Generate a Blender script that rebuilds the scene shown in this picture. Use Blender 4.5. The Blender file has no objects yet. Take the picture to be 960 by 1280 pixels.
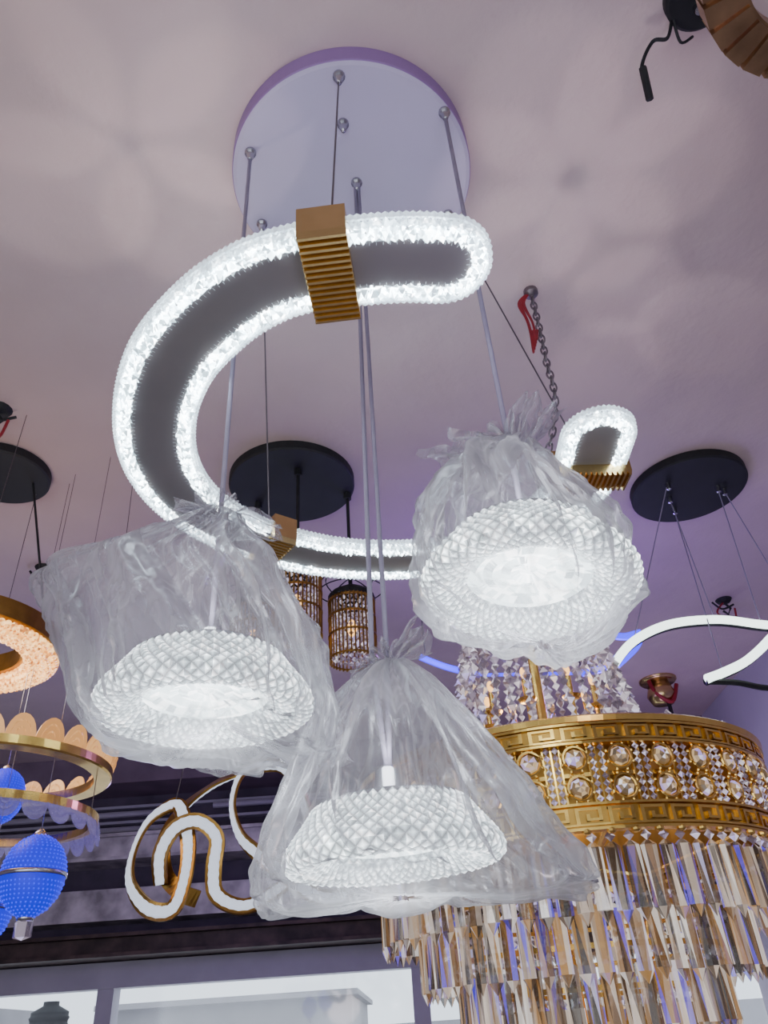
import bpy, math, random
from mathutils import Vector, Matrix, noise
random.seed(7)
PI=math.pi; TAU=2*math.pi
col=bpy.context.scene.collection
# ------------------------------------------------------------------ helpers
def grp(name,loc=(0,0,0)):
    e=bpy.data.objects.new(name,None); e.empty_display_size=.1; e.location=loc; col.objects.link(e); return e
def link(o,parent):
    col.objects.link(o)
    if parent is not None:
        o.parent=parent; o.matrix_parent_inverse=Matrix.Translation(-Vector(parent.location))
    return o
def mesh(name,V,Fc,mat,parent=None,smooth=False):
    m=bpy.data.meshes.new(name); m.from_pydata([tuple(v) for v in V],[],Fc); m.update()
    if mat: m.materials.append(mat)
    if smooth:
        for p_ in m.polygons: p_.use_smooth=True
    return link(bpy.data.objects.new(name,m),parent)
class MB:
    def __init__(s): s.V=[]; s.F=[]
    def add(s,V,F):
        n=len(s.V); s.V+= [tuple(v) for v in V]; s.F+=[tuple(i+n for i in f) for f in F]
    def box(s,a,b):
        x0,y0,z0=a; x1,y1,z1=b
        s.add([(x0,y0,z0),(x1,y0,z0),(x1,y1,z0),(x0,y1,z0),(x0,y0,z1),(x1,y0,z1),(x1,y1,z1),(x0,y1,z1)],
              [(0,3,2,1),(4,5,6,7),(0,1,5,4),(1,2,6,5),(2,3,7,6),(3,0,4,7)])
    def cylbox(s,c,t0,t1,r0,r1,z0,z1):
        P=[]
        for z in (z0,z1):
            for r,t in ((r0,t0),(r1,t0),(r1,t1),(r0,t1)):
                P.append((c[0]+r*math.cos(t),c[1]+r*math.sin(t),z))
        s.add(P,[(0,3,2,1),(4,5,6,7),(0,1,5,4),(1,2,6,5),(2,3,7,6),(3,0,4,7)])
    def lathe(s,c,prof,n=48,closed=False,a0=0,a1=TAU):
        full=abs(a1-a0-TAU)<1e-6; m=n if full else n+1; k=len(prof); V=[];F=[]
        for i in range(m):
            t=a0+(a1-a0)*i/n
            for r,z in prof: V.append((c[0]+r*math.cos(t),c[1]+r*math.sin(t),c[2]+z))
        for i in range(n):
            j=(i+1)%m
            for q in range(k if closed else k-1):
                w=(q+1)%k; F.append((i*k+q,j*k+q,j*k+w,i*k+w))
        s.add(V,F)
    def tube(s,pts,r,n=8,closed=False,rf=None,flat=1.0):
        pts=[Vector(p_) for p_ in pts]; N=len(pts); V=[];F=[]
        prev=None
        for i,p_ in enumerate(pts):
            a=pts[(i-1)%N] if (closed or i>0) else p_; b=pts[(i+1)%N] if (closed or i<N-1) else p_
            t=(b-a).normalized(); up=Vector((0,0,1)) if abs(t.z)<.95 else Vector((0,1,0))
            if prev is not None and abs(t.z)>=.9: up=prev
            s1=t.cross(up).normalized(); u1=s1.cross(t).normalized(); prev=u1
            rr=rf(i) if rf else r
            for q in range(n):
                an=TAU*q/n; V.append(p_+s1*math.cos(an)*rr+u1*math.sin(an)*rr*flat)
        M=N if closed else N-1
        for i in range(M):
            j=(i+1)%N
            for q in range(n):
                w=(q+1)%n; F.append((i*n+q,i*n+w,j*n+w,j*n+q))
        if not closed: F.append(tuple(range(n))[::-1]); F.append(tuple((N-1)*n+q for q in range(n)))
        s.add(V,F)
    def sphere(s,c,r,u=8,v=6,sx=1,sy=1,sz=1):
        V=[(c[0],c[1],c[2]-r*sz)];F=[]
        for j in range(1,v):
            ph=-PI/2+PI*j/v
            for i in range(u):
                t=TAU*i/u; V.append((c[0]+r*sx*math.cos(ph)*math.cos(t),c[1]+r*sy*math.cos(ph)*math.sin(t),c[2]+r*sz*math.sin(ph)))
        V.append((c[0],c[1],c[2]+r*sz)); L=len(V)-1
        for i in range(u): F.append((0,1+(i+1)%u,1+i))
        for j in range(v-2):
            for i in range(u):
                a=1+j*u; F.append((a+i,a+(i+1)%u,a+u+(i+1)%u,a+u+i))
        a=1+(v-2)*u
        for i in range(u): F.append((a+i,a+(i+1)%u,L))
        s.add(V,F)
    def octa(s,c,r,sz=1.3,rot=None):
        P=[Vector(v) for v in ((1,0,0),(0,1,0),(-1,0,0),(0,-1,0),(0,0,sz),(0,0,-sz))]
        if rot: P=[rot@v for v in P]
        s.add([Vector(c)+v*r for v in P],[(0,1,4),(1,2,4),(2,3,4),(3,0,4),(1,0,5),(2,1,5),(3,2,5),(0,3,5)])
    def prism(s,c,w,h,ang):
        # hanging crystal: pointed bottom, tapered top, flattened hexagon
        x,y,z=c; V=[];F=[]
        levels=[(0,.30),(-.06*h,1),(-.84*h,1.0)]
        for dz,k in levels:
            for q in range(6):
                t=TAU*q/6; lx=math.cos(t)*w*k; ly=math.sin(t)*w*k*.6
                V.append((x+lx*math.cos(ang)-ly*math.sin(ang),y+lx*math.sin(ang)+ly*math.cos(ang),z+dz))
        V.append((x,y,z-h)); 
        for j in range(2):
            for q in range(6):
                F.append((j*6+q,(j+1)*6+q,(j+1)*6+(q+1)%6,j*6+(q+1)%6))
        F.append(tuple(range(6)))
        for q in range(6): F.append((12+q,18,12+(q+1)%6))
        s.add(V,F)
    def obj(s,name,mat,parent=None,smooth=False): return mesh(name,s.V,s.F,mat,parent,smooth)
def smoothcurve(P,n=12,closed=False):
    P=[Vector(p_) for p_ in P]; N=len(P); out=[]
    for i in range(N if closed else N-1):
        g=lambda k: P[k%N] if closed else P[max(0,min(N-1,k))]
        a,b,c,d=g(i-1),g(i),g(i+1),g(i+2)
        for j in range(n):
            t=j/n
            out.append(.5*((2*b)+(c-a)*t+(2*a-5*b+4*c-d)*t*t+(3*b-a-3*c+d)*t**3))
    if not closed: out.append(P[-1])
    return out
def resample(P,step,closed=False):
    Q=P+[P[0]] if closed else P; L=[0]
    for i in range(1,len(Q)): L.append(L[-1]+(Q[i]-Q[i-1]).length)
    n=max(2,int(L[-1]/step)); n+=n%2; out=[]; k=0
    for i in range(n if closed else n+1):
        d=L[-1]*i/n
        while k<len(L)-2 and L[k+1]<d: k+=1
        t=(d-L[k])/max(1e-9,L[k+1]-L[k]); out.append(Q[k].lerp(Q[k+1],t))
    return out
# ------------------------------------------------------------------ materials
def mat(name,samp='NONE'):
    m=bpy.data.materials.new(name); m.use_nodes=True
    try: m.cycles.emission_sampling=samp
    except Exception: pass
    return m,m.node_tree.nodes,m.node_tree.links
def pbr(name,c,rough=.5,metal=0,em=None,es=0,nscale=0,namt=.1,bump=0,bscale=40,coat=0):
    m,n,l=mat(name); b=n['Principled BSDF']; b.inputs['Base Color'].default_value=(*c,1)
    b.inputs['Roughness'].default_value=rough; b.inputs['Metallic'].default_value=metal
    if coat: b.inputs['Coat Weight'].default_value=coat
    if em: b.inputs['Emission Color'].default_value=(*em,1); b.inputs['Emission Strength'].default_value=es
    tc=n.new('ShaderNodeTexCoord')
    if nscale:
        t=n.new('ShaderNodeTexNoise'); t.inputs['Scale'].default_value=nscale; t.inputs['Detail'].default_value=4
        l.new(tc.outputs['Object'],t.inputs['Vector'])
        r=n.new('ShaderNodeValToRGB'); r.color_ramp.elements[0].position=.3; r.color_ramp.elements[1].position=.7
        r.color_ramp.elements[0].color=(*[max(0,v*(1-namt)) for v in c],1); r.color_ramp.elements[1].color=(*[min(1,v*(1+namt)) for v in c],1)
        l.new(t.outputs['Fac'],r.inputs[0]); l.new(r.outputs[0],b.inputs['Base Color'])
    if bump:
        t=n.new('ShaderNodeTexNoise'); t.inputs['Scale'].default_value=bscale; t.inputs['Detail'].default_value=5
        l.new(tc.outputs['Object'],t.inputs['Vector']); bp=n.new('ShaderNodeBump'); bp.inputs['Strength'].default_value=bump; bp.inputs['Distance'].default_value=.02
        l.new(t.outputs['Fac'],bp.inputs['Height']); l.new(bp.outputs[0],b.inputs['Normal'])
    return m
def facet_mat(name,stops,strength,base=(.8,.85,.88),rough=.08,transp=.0,metal=0,thick=False,samp='NONE'):
    """cut crystal: per-facet sparkle painted as emission (white noise on the facet's true normal)"""
    m,n,l=mat(name,samp); b=n['Principled BSDF']; b.inputs['Base Color'].default_value=(*base,1); b.inputs['Roughness'].default_value=rough; b.inputs['Metallic'].default_value=metal
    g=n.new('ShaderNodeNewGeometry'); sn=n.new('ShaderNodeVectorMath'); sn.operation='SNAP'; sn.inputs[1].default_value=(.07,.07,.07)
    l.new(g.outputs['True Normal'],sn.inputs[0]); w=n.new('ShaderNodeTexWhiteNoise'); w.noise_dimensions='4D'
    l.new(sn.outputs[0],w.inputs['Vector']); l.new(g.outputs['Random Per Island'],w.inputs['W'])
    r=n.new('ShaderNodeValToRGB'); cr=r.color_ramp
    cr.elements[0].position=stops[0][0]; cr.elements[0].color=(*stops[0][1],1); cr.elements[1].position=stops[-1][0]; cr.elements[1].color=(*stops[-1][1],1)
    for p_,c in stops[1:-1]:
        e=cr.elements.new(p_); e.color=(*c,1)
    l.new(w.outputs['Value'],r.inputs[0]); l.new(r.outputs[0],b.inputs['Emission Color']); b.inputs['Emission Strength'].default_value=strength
    if thick: # centre mask on the mesh: groove shading painted by dimming the emission
        at=n.new('ShaderNodeAttribute'); at.attribute_name='thick'; pw=n.new('ShaderNodeMath'); pw.operation='MULTIPLY_ADD'; pw.inputs[1].default_value=strength*1.1; pw.inputs[2].default_value=strength*.16
        l.new(at.outputs['Fac'],pw.inputs[0]); l.new(pw.outputs[0],b.inputs['Emission Strength'])
    if transp>0:
        t=n.new('ShaderNodeBsdfTransparent'); mx=n.new('ShaderNodeMixShader'); mx.inputs[0].default_value=transp
        l.new(b.outputs[0],mx.inputs[1]); l.new(t.outputs[0],mx.inputs[2]); l.new(mx.outputs[0],n['Material Output'].inputs[0])
    return m
def emis(name,c,s):
    m,n,l=mat(name); b=n['Principled BSDF']; b.inputs['Base Color'].default_value=(.4*c[0],.4*c[1],.4*c[2],1); b.inputs['Emission Color'].default_value=(*c,1); b.inputs['Emission Strength'].default_value=s; return m

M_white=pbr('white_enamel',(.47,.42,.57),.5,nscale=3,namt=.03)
M_rim=pbr('violet_lit_enamel',(.28,.16,.38),.5,nscale=3,namt=.05)  # violet light on the rim painted into its base colour
M_steel=pbr('brushed_steel',(.50,.50,.53),.25,1,nscale=30,namt=.1)
M_cord=pbr('grey_cord',(.28,.25,.34),.5,nscale=20,namt=.05)
M_wire=pbr('thin_wire',(.12,.10,.11),.4,.6,nscale=20,namt=.05)
M_panel=pbr('grey_panel',(.16,.15,.155),.5,nscale=8,namt=.06)
M_gold=pbr('pleated_gold',(.62,.45,.20),.26,1,nscale=25,namt=.08)
M_gold2=pbr('polished_gold',(.85,.56,.15),.20,1,nscale=25,namt=.15)
M_golddk=pbr('antique_gold',(.36,.21,.05),.35,1,nscale=25,namt=.2)
M_black=pbr('black_metal',(.008,.009,.011),.65,.0,nscale=12,namt=.2)
M_red=pbr('red_wire',(.28,.01,.02),.5,nscale=30,namt=.1)
M_cry=facet_mat('lit_crystal',[(0,(.02,.03,.034)),(.32,(.07,.10,.11)),(.52,(.28,.36,.40)),(.75,(.76,.92,1)),(1,(1,1,1))],13,samp='NONE')
M_crybody=facet_mat('crystal_body',[(0,(.3,.34,.36)),(1,(.6,.68,.72))],.25,rough=.06,transp=.88)
M_rib=facet_mat('ribbed_glass',[(0,(.15,.19,.22)),(1,(.70,.82,.90))],1.1,rough=.12,transp=.40)
M_bowl=facet_mat('diamond_glass',[(0,(.20,.24,.25)),(.5,(.45,.52,.55)),(.85,(.85,.94,.98)),(1,(1,1,1))],6.0,base=(.3,.32,.33),rough=.1,thick=True)
M_disc=facet_mat('lit_diffuser',[(0,(.22,.27,.29)),(.5,(.55,.66,.68)),(1,(1,1,1))],8,base=(.4,.4,.4),rough=.3)
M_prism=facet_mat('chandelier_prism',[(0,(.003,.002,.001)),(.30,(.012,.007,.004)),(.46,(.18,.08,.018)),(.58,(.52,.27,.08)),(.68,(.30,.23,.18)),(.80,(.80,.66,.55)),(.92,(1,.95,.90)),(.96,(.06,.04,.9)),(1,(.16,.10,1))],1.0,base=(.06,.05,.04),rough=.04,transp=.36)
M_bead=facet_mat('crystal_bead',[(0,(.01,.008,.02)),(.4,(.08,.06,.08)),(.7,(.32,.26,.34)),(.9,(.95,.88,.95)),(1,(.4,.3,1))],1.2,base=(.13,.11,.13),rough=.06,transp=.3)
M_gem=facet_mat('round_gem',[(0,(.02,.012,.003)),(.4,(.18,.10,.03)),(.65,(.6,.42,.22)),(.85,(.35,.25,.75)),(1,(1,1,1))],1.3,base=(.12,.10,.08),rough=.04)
M_amber=facet_mat('amber_crystal',[(0,(.20,.06,.012)),(.45,(.75,.33,.08)),(1,(1,.62,.25))],2.8,base=(.4,.22,.10),rough=.15)
M_led=emis('led_white',(.85,1,.95),3.2); M_led2=emis('led_strip',(.72,.80,.95),1.0)
M_blue=emis('blue_egg_glass',(.004,.005,1),.75)
M_blueb=emis('blue_bead_glass',(.015,.02,1),2.0)
M_violet=emis('violet_led',(.03,.01,1),3.0)
M_warm=emis('warm_bulb',(1,.50,.14),3)
M_petal=facet_mat('amber_acrylic',[(0,(.40,.15,.03)),(1,(.90,.46,.14))],1.1,base=(.4,.25,.12),rough=.2,transp=.15)
M_clearpetal=facet_mat('clear_acrylic_violet_lit',[(0,(.06,.04,.18)),(1,(.25,.20,.55))],.5,base=(.2,.19,.3),rough=.2,transp=.45)  # clear acrylic with the violet LED glow put into its colour

def film():
    m,n,l=mat('plastic_film'); n.remove(n['Principled BSDF'])
    tc=n.new('ShaderNodeTexCoord'); mp=n.new('ShaderNodeMapping'); mp.inputs['Scale'].default_value=(1,1,.30); l.new(tc.outputs['Object'],mp.inputs[0])
    nz=n.new('ShaderNodeTexNoise'); nz.inputs['Scale'].default_value=10; nz.inputs['Detail'].default_value=3; nz.inputs['Distortion'].default_value=1.5; l.new(mp.outputs[0],nz.inputs['Vector'])
    rd=n.new('ShaderNodeMath'); rd.operation='SUBTRACT'; rd.inputs[1].default_value=.5; l.new(nz.outputs['Fac'],rd.inputs[0])
    ab=n.new('ShaderNodeMath'); ab.operation='ABSOLUTE'; l.new(rd.outputs[0],ab.inputs[0])
    rr=n.new('ShaderNodeMapRange'); rr.inputs[1].default_value=0; rr.inputs[2].default_value=.05; rr.inputs[3].default_value=.56; rr.inputs[4].default_value=.37; l.new(ab.outputs[0],rr.inputs[0])
    lw=n.new('ShaderNodeLayerWeight'); lw.inputs[0].default_value=.25
    ad=n.new('ShaderNodeMath'); ad.operation='MULTIPLY_ADD'; ad.inputs[1].default_value=.42; ad.use_clamp=True; l.new(lw.outputs['Facing'],ad.inputs[0]); l.new(rr.outputs[0],ad.inputs[2])
    bp=n.new('ShaderNodeBump'); bp.inputs['Strength'].default_value=.7; bp.inputs['Distance'].default_value=.01; l.new(ab.outputs[0],bp.inputs['Height'])
    df=n.new('ShaderNodeBsdfDiffuse'); df.inputs[0].default_value=(.38,.36,.395,1); tl=n.new('ShaderNodeBsdfTranslucent'); tl.inputs[0].default_value=(.54,.53,.56,1)
    gl=n.new('ShaderNodeBsdfGlossy'); gl.inputs['Roughness'].default_value=.2; gl.inputs[0].default_value=(.8,.8,.84,1)
    for s in (df,gl,tl): l.new(bp.outputs[0],s.inputs['Normal'])
    m1=n.new('ShaderNodeMixShader'); m1.inputs[0].default_value=.55; l.new(df.outputs[0],m1.inputs[1]); l.new(tl.outputs[0],m1.inputs[2])
    m2=n.new('ShaderNodeMixShader'); m2.inputs[0].default_value=.20; l.new(m1.outputs[0],m2.inputs[1]); l.new(gl.outputs[0],m2.inputs[2])
    tr=n.new('ShaderNodeBsdfTransparent'); tr.inputs[0].default_value=(.97,.97,.98,1)
    m3=n.new('ShaderNodeMixShader'); l.new(ad.outputs[0],m3.inputs[0]); l.new(tr.outputs[0],m3.inputs[1]); l.new(m2.outputs[0],m3.inputs[2])
    l.new(m3.outputs[0],n['Material Output'].inputs[0]); return m
M_film=film()
# ------------------------------------------------------------------ room
H=3.2; XL,XR,YB,YF=-4.6,2.05,-2.2,5.5
M_ceil=pbr('ceiling_plaster',(.54,.425,.42),.8,nscale=1.1,namt=.15,bump=.6,bscale=7)
M_wall=pbr('wall_paint',(.46,.42,.50),.8,nscale=2,namt=.08,bump=.1,bscale=20)
M_floor=pbr('floor_tile',(.30,.28,.27),.35,nscale=3,namt=.1)
M_soffit=pbr('soffit_brown',(.17,.12,.16),.7,nscale=5,namt=.2)
M_dark=pbr('dark_void',(.08,.062,.09),.8,nscale=5,namt=.3)
M_metal=pbr('worn_metal',(.42,.38,.40),.5,.1,nscale=7,namt=.5)
M_rust=pbr('rusty_steel',(.06,.038,.034),.6,.3,nscale=9,namt=.6)
M_frame=pbr('window_frame_paint',(.36,.335,.39),.5,nscale=5,namt=.08)
b=MB(); b.box((XL,YB,H),(XR,YF,H+.1)); b.obj('ceiling',M_ceil)
b=MB(); b.box((XL,YB,-.1),(XR,YF,0)); b.obj('floor',M_floor)
b=MB(); b.box((XR,YB,0),(XR+.1,YF,H)); b.obj('wall_right',M_wall)
b=MB(); b.box((XL-.1,YB,0),(XL,YF,H)); b.obj('wall_left',M_wall)
b=MB(); b.box((XL,YF,1.90),(XR,YF+.12,H)); b.box((XL,YF,0),(XR,YF+.12,.9)); b.obj('wall_far',M_dark)
b=MB(); b.box((XL,YF-.35,3.02),(XR,YF-.001,3.199)); b.obj('trim_1',M_soffit)
b=MB(); b.box((XL,YF-.30,2.56),(XR,YF-.001,2.70)); b.box((XL,YF-.33,2.55),(XR,YF-.30,2.57)); b.box((XL,YF-.33,2.69),(XR,YF-.30,2.71)); b.obj('trim_2',M_metal)
b=MB(); b.box((XL,YF-.22,2.22),(XR,YF-.001,2.40)); b.obj('trim_3',M_metal)
b=MB(); b.box((XL,YF-.25,2.03),(XR,YF-.22,2.12)); b.box((XL,YF-.32,2.12),(XR,YF-.001,2.14)); b.box((XL,YF-.32,2.015),(XR,YF-.001,2.035)); b.obj('trim_4',M_rust)
b=MB()
for x0,x1,z in ((-4.5,-1.6,2.88),(-4.5,-1.3,2.78),(-1.3,2,2.90)): b.tube([(x0,YF-.1,z),(x1,YF-.1,z)],.02,8)
for z in (2.93,2.83,2.74): b.box((-4.5,YF-.06,z),(2,YF-.001,z+.018))
b.obj('trim_5',M_frame)
b=MB(); b.box((XL,YB-.1,2.4),(XR,YB,H)); b.box((XL,YB-.1,0),(XL+.8,YB,2.4)); b.box((XR-.6,YB-.1,0),(XR,YB,2.4)); b.obj('wall_front',M_wall)
g=grp('window_1',(-2,YF,1.4)); b=MB()
b.box((XL,YF-.06,1.87),(XR,YF+.08,2.01)); b.box((XL,YF-.04,.88),(XR,YF+.08,.95))
for x in (-3.6,-1.90,.02,1.2): b.box((x-.05,YF-.05,.9),(x+.05,YF+.08,1.88))
b.obj('frame',M_frame,g)
b=MB(); b.box((XL,YF+.02,.93),(XR,YF+.025,1.88))
gm,n,l=mat('window_glass'); n.remove(n['Principled BSDF']); t=n.new('ShaderNodeBsdfTransparent'); t.inputs[0].default_value=(.96,.98,1,1); gg=n.new('ShaderNodeBsdfGlossy'); gg.inputs['Roughness'].default_value=.05; mx=n.new('ShaderNodeMixShader'); mx.inputs[0].default_value=.05
l.new(t.outputs[0],mx.inputs[1]); l.new(gg.outputs[0],mx.inputs[2]); l.new(mx.outputs[0],n['Material Output'].inputs[0])
b.obj('glass',gm,g)
M_bld=pbr('concrete_outside',(.30,.29,.31),.8,nscale=1,namt=.2)
g=grp('neighbour_building',(-1.5,14,1)); b=MB(); b.box((-4.4,13,-1),(-.95,17,2.12)); b.box((-4.6,12.8,2.10),(-.85,17,2.17)); b.box((-12,13,-1),(-6.6,17,2.30)); b.box((-.9,15,-1),(8,18,1.75)); b.obj('walls',M_bld,g)
g=grp('water_tank',(-5.4,13,1.9)); b=MB(); prof=[(0,0),(.26,0),(.28,.05)]
for i in range(4): prof+=[(.28,.08+i*.09),(.26,.10+i*.09),(.26,.13+i*.09)]
prof+=[(.26,.42),(.11,.50),(.11,.55),(0,.55)]
b.lathe((-5.30,13,1.72),prof,24); b.obj('tank',M_black,g,True)
b=MB(); b.box((-5.95,12.6,-1),(-4.95,13.5,1.72)); b.obj('stand',M_bld,g)

# ------------------------------------------------------------------ main chandelier
CX,CY=-.02,1.035; CR=.275; ZR=2.45
main=grp('crystal_ring_chandelier',(CX,CY,H))
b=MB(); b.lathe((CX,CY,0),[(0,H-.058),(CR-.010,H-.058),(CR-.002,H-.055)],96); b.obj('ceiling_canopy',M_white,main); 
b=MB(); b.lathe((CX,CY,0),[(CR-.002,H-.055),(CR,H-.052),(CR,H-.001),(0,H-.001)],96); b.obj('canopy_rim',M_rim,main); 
zc=H-.058
att={'L':(-.24,.94),'M':(-.01,1.03),'R':(.19,.88),'r1':(-.03,.79),'r2':(-.245,1.12),'r3':(.205,1.13),'s':(-.03,.89)}
b=MB()
for k,(x,y) in att.items():
    b.lathe((x,y,zc),[(0,0),(.013,0),(.013,-.005),(.008,-.007),(.008,-.02),(.005,-.024),(.005,-.03),(0,-.03)],14)
b.obj('cord_grips',M_steel,main,True)
CL=[(.115,.735),(.06,.728),(-.02,.728),(-.10,.735),(-.17,.757),(-.25,.81),(-.34,.905),(-.405,1.04),(-.428,1.18),(-.40,1.315),(-.315,1.44),(-.21,1.52),(-.09,1.573),(.06,1.595),(.19,1.585),(.31,1.515),(.385,1.42),(.425,1.31),(.43,1.17)]
cl=resample(smoothcurve([(x,y,0) for x,y in CL],10),.01)
def tang(P,i):
    a=P[max(0,i-1)]; c=P[min(len(P)-1,i+1)]; return (c-a).normalized()
def outline(off):
    Lf=[];Rt=[]
    for i,p_ in enumerate(cl):
        t=tang(cl,i); nrm=Vector((-t.y,t.x,0)); Lf.append(p_+nrm*off); Rt.append(p_-nrm*off)
    t=tang(cl,len(cl)-1); nrm=Vector((-t.y,t.x,0)); capE=[cl[-1]+(nrm*math.cos(a)+t*math.sin(a))*off for a in [PI*k/16 for k in range(1,16)]]
    t=-tang(cl,0); nrm=Vector((-t.y,t.x,0)); capS=[cl[0]+(nrm*math.cos(a)+t*math.sin(a))*off for a in [PI*k/16 for k in range(1,16)]]
    return Lf+capE+Rt[::-1]+capS
HW=.052
loop=resample(outline(HW),.004,True)
b=MB(); b.tube([p_+Vector((0,0,ZR+.004)) for p_ in loop],.0165,16,True,flat=1.05); b.obj('crystal_tube',M_crybody,main,True)
b=MB(); lp=resample(outline(HW),.0115,True); N=len(lp)
for i,p_ in enumerate(lp):
    t=(lp[(i+1)%N]-lp[i-1]).normalized(); s1=Vector((t.y,-t.x,0))
    for a in (-3.1,-2.4,-1.75,-1.1,-.45,.1):
        rot=Matrix.Rotation(random.uniform(0,6),3,'X')@Matrix.Rotation(random.uniform(0,6),3,'Z')
        c=p_+s1*math.cos(a)*.0090+t*random.uniform(-.003,.003)+Vector((0,0,ZR+.004+math.sin(a)*.0095)); b.octa(c,random.uniform(.006,.0092),1.3,rot)
b.obj('cut_crystals',M_cry,main)
b=MB()
for off,zz in ((HW+.0175,.012),(HW+.0160,-.003),(HW-.0160,.003)):
    lo=resample(outline(off),.0050,True)
    b.tube([p_+Vector((0,0,ZR+zz)) for p_ in lo],.005,6,True,rf=lambda i:.0052 if i%2 else .0030,flat=1.6)
b.obj('ribbed_edges',M_rib,main)
po=outline(HW-.010); nL=len(cl); V=[];Fc=[]
for z in (ZR-.004,ZR+.02):
    for p_ in po: V.append((p_.x,p_.y,z))
n2=len(po)
def strip(base,flip):
    L=list(range(nL)); R_=list(range(nL+15,2*nL+15))[::-1]
    for i in range(nL-1):
        f=(base+L[i],base+L[i+1],base+R_[i+1],base+R_[i]); Fc.append(f if flip else f[::-1])
    capE=[nL-1]+list(range(nL,nL+15))+[nL+15]; Fc.append(tuple(base+k for k in (capE if flip else capE[::-1])))
    capS=[2*nL+14]+list(range(2*nL+15,2*nL+30))+[0]; Fc.append(tuple(base+k for k in (capS if flip else capS[::-1])))
strip(0,True); strip(n2,False)
mesh('centre_panel',V,Fc,M_panel,main)
def clip(name,s_idx,length,hw=.080):
    i=s_idx; c=cl[i]; t=tang(cl,i); nrm=Vector((-t.y,t.x,0)); P=[]
    n_=15; zb=ZR-.028; zt=ZR+.034
    P.append((-hw,zt));P.append((-hw,zb+.008))
    for k in range(n_):
        a=-hw+2*hw*k/n_; w=2*hw/n_
        P+= [(a+.1*w,zb+.004),(a+.3*w,zb-.004),(a+.7*w,zb-.004),(a+.9*w,zb+.004)]
    P.append((hw,zb+.008));P.append((hw,zt))
    V=[];F_=[];m=len(P)
    for e in (-length/2,length/2):
        for u,z in P: V.append(c+t*e+nrm*u+Vector((0,0,z)))
    for q in range(m): w=(q+1)%m; F_.append((q,w,m+w,m+q))
    F_.append(tuple(range(m))[::-1]); F_.append(tuple(range(m,2*m)))
    mesh(name,V,F_,M_gold,main); return c
def near(x,y): return min(range(len(cl)),key=lambda i:(cl[i]-Vector((x,y,0))).length)
c1=clip('gold_clip_1',near(-.055,.73),.070); c2=clip('gold_clip_2',near(-.265,1.485),.055); c3=clip('gold_clip_3',near(.425,1.28),.055)
b=MB()
b.tube([(att['r1'][0],att['r1'][1],zc),(c1.x,c1.y,ZR+.03)],.0018,6)
b.tube([(att['r2'][0],att['r2'][1],zc),(c2.x,c2.y,ZR+.03)],.0018,6)
b.tube([(att['r3'][0],att['r3'][1],zc),(c3.x,c3.y,ZR+.03)],.0018,6); b.obj('ring_wires',M_wire,main)

# bowls --------------------------------------------------
def bowl(name,cx,cy,z,tilt=(0,0)):
    e=main
    T=Matrix.Translation((cx,cy,z))@Matrix.Rotation(tilt[0],4,'X')@Matrix.Rotation(tilt[1],4,'Y')
    key=[(.100,.066),(.110,.050),(.121,.036),(.132,.022),(.1405,.008),(.141,-.003),(.133,-.009),(.120,-.010),(.106,-.007),(.092,.000),(.080,.008)]
    pr=[Vector((r,0,zz)) for r,zz in key]; pr=resample(smoothcurve(pr,6),.0082)
    n_=54; rows=len(pr); B=MB(); V=[]
    for j,p_ in enumerate(pr):
        for i in range(n_):
            a=TAU*(i+(.5 if j%2 else 0))/n_; V.append(Vector((p_.x*math.cos(a),p_.x*math.sin(a),p_.z)))
    nb=len(V); F_=[]
    for j in range(rows-2):
        for i in range(n_):
            if j%2==0: l_,r_=(i-1)%n_,i
            else: l_,r_=i,(i+1)%n_
            q=(j*n_+i,(j+1)*n_+r_,(j+2)*n_+i,(j+1)*n_+l_)
            cen=(V[q[0]]+V[q[1]]+V[q[2]]+V[q[3]])/4; nn=(V[q[1]]-V[q[3]]).cross(V[q[2]]-V[q[0]]).normalized()
            if nn.dot(cen-Vector((0.112*cen.x/max(1e-6,cen.xy.length),.112*cen.y/max(1e-6,cen.xy.length),.02)))<0: nn=-nn
            V.append(cen+nn*.0028); k=len(V)-1
            for a_,b_ in ((0,1),(1,2),(2,3),(3,0)): F_.append((q[a_],q[b_],k))
    B.add([T@v for v in V],F_); o=B.obj(name+'_diamond_shade',M_bowl,e)
    at=o.data.attributes.new('thick','FLOAT','POINT')
    for i in range(len(V)): at.data[i].value=0.0 if i<nb else 1.0
    V=[];F_=[];rs=[.002,.012,.024,.036,.048,.060,.071,.083]
    m=64
    for j,r in enumerate(rs):
        for i in range(m):
            a=TAU*(i+.5*(j%2))/m; V.append(T@Vector((r*math.cos(a),r*math.sin(a),.020+(.004 if j%2 else 0)-.010*(r/.0955)**2)))
    for j in range(len(rs)-1):
        for i in range(m):
            a_,b_,c_,d_=j*m+i,(j+1)*m+i,(j+1)*m+(i+1)%m,j*m+(i+1)%m
            F_.append((a_,b_,c_)); F_.append((a_,c_,d_))
    F_.append(tuple(range(m)))
    mesh(name+'_diffuser',V,F_,M_disc,e)
    B=MB(); B.lathe((0,0,0),[(.101,.060),(.101,.066),(.03,.070),(.022,.074),(.016,.11),(.006,.118),(0,.118)],40)
    B.V=[tuple(T@Vector(v)) for v in B.V]; B.obj(name+'_top_plate',M_steel,e,True)
    return T@Vector((0,0,.118))
BL=(-.252,.965,1.873); BM=(-.017,1.05,1.690); BR=(.183,.885,1.978)
tl=bowl('left',*BL,tilt=(.0,.0)); tm=bowl('mid',*BM,tilt=(.02,-.03)); tr_=bowl('right',*BR,tilt=(-.05,.08))
b=MB()
b.tube([(att['L'][0],att['L'][1],zc),tuple(tl)],.0042,8)
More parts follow.
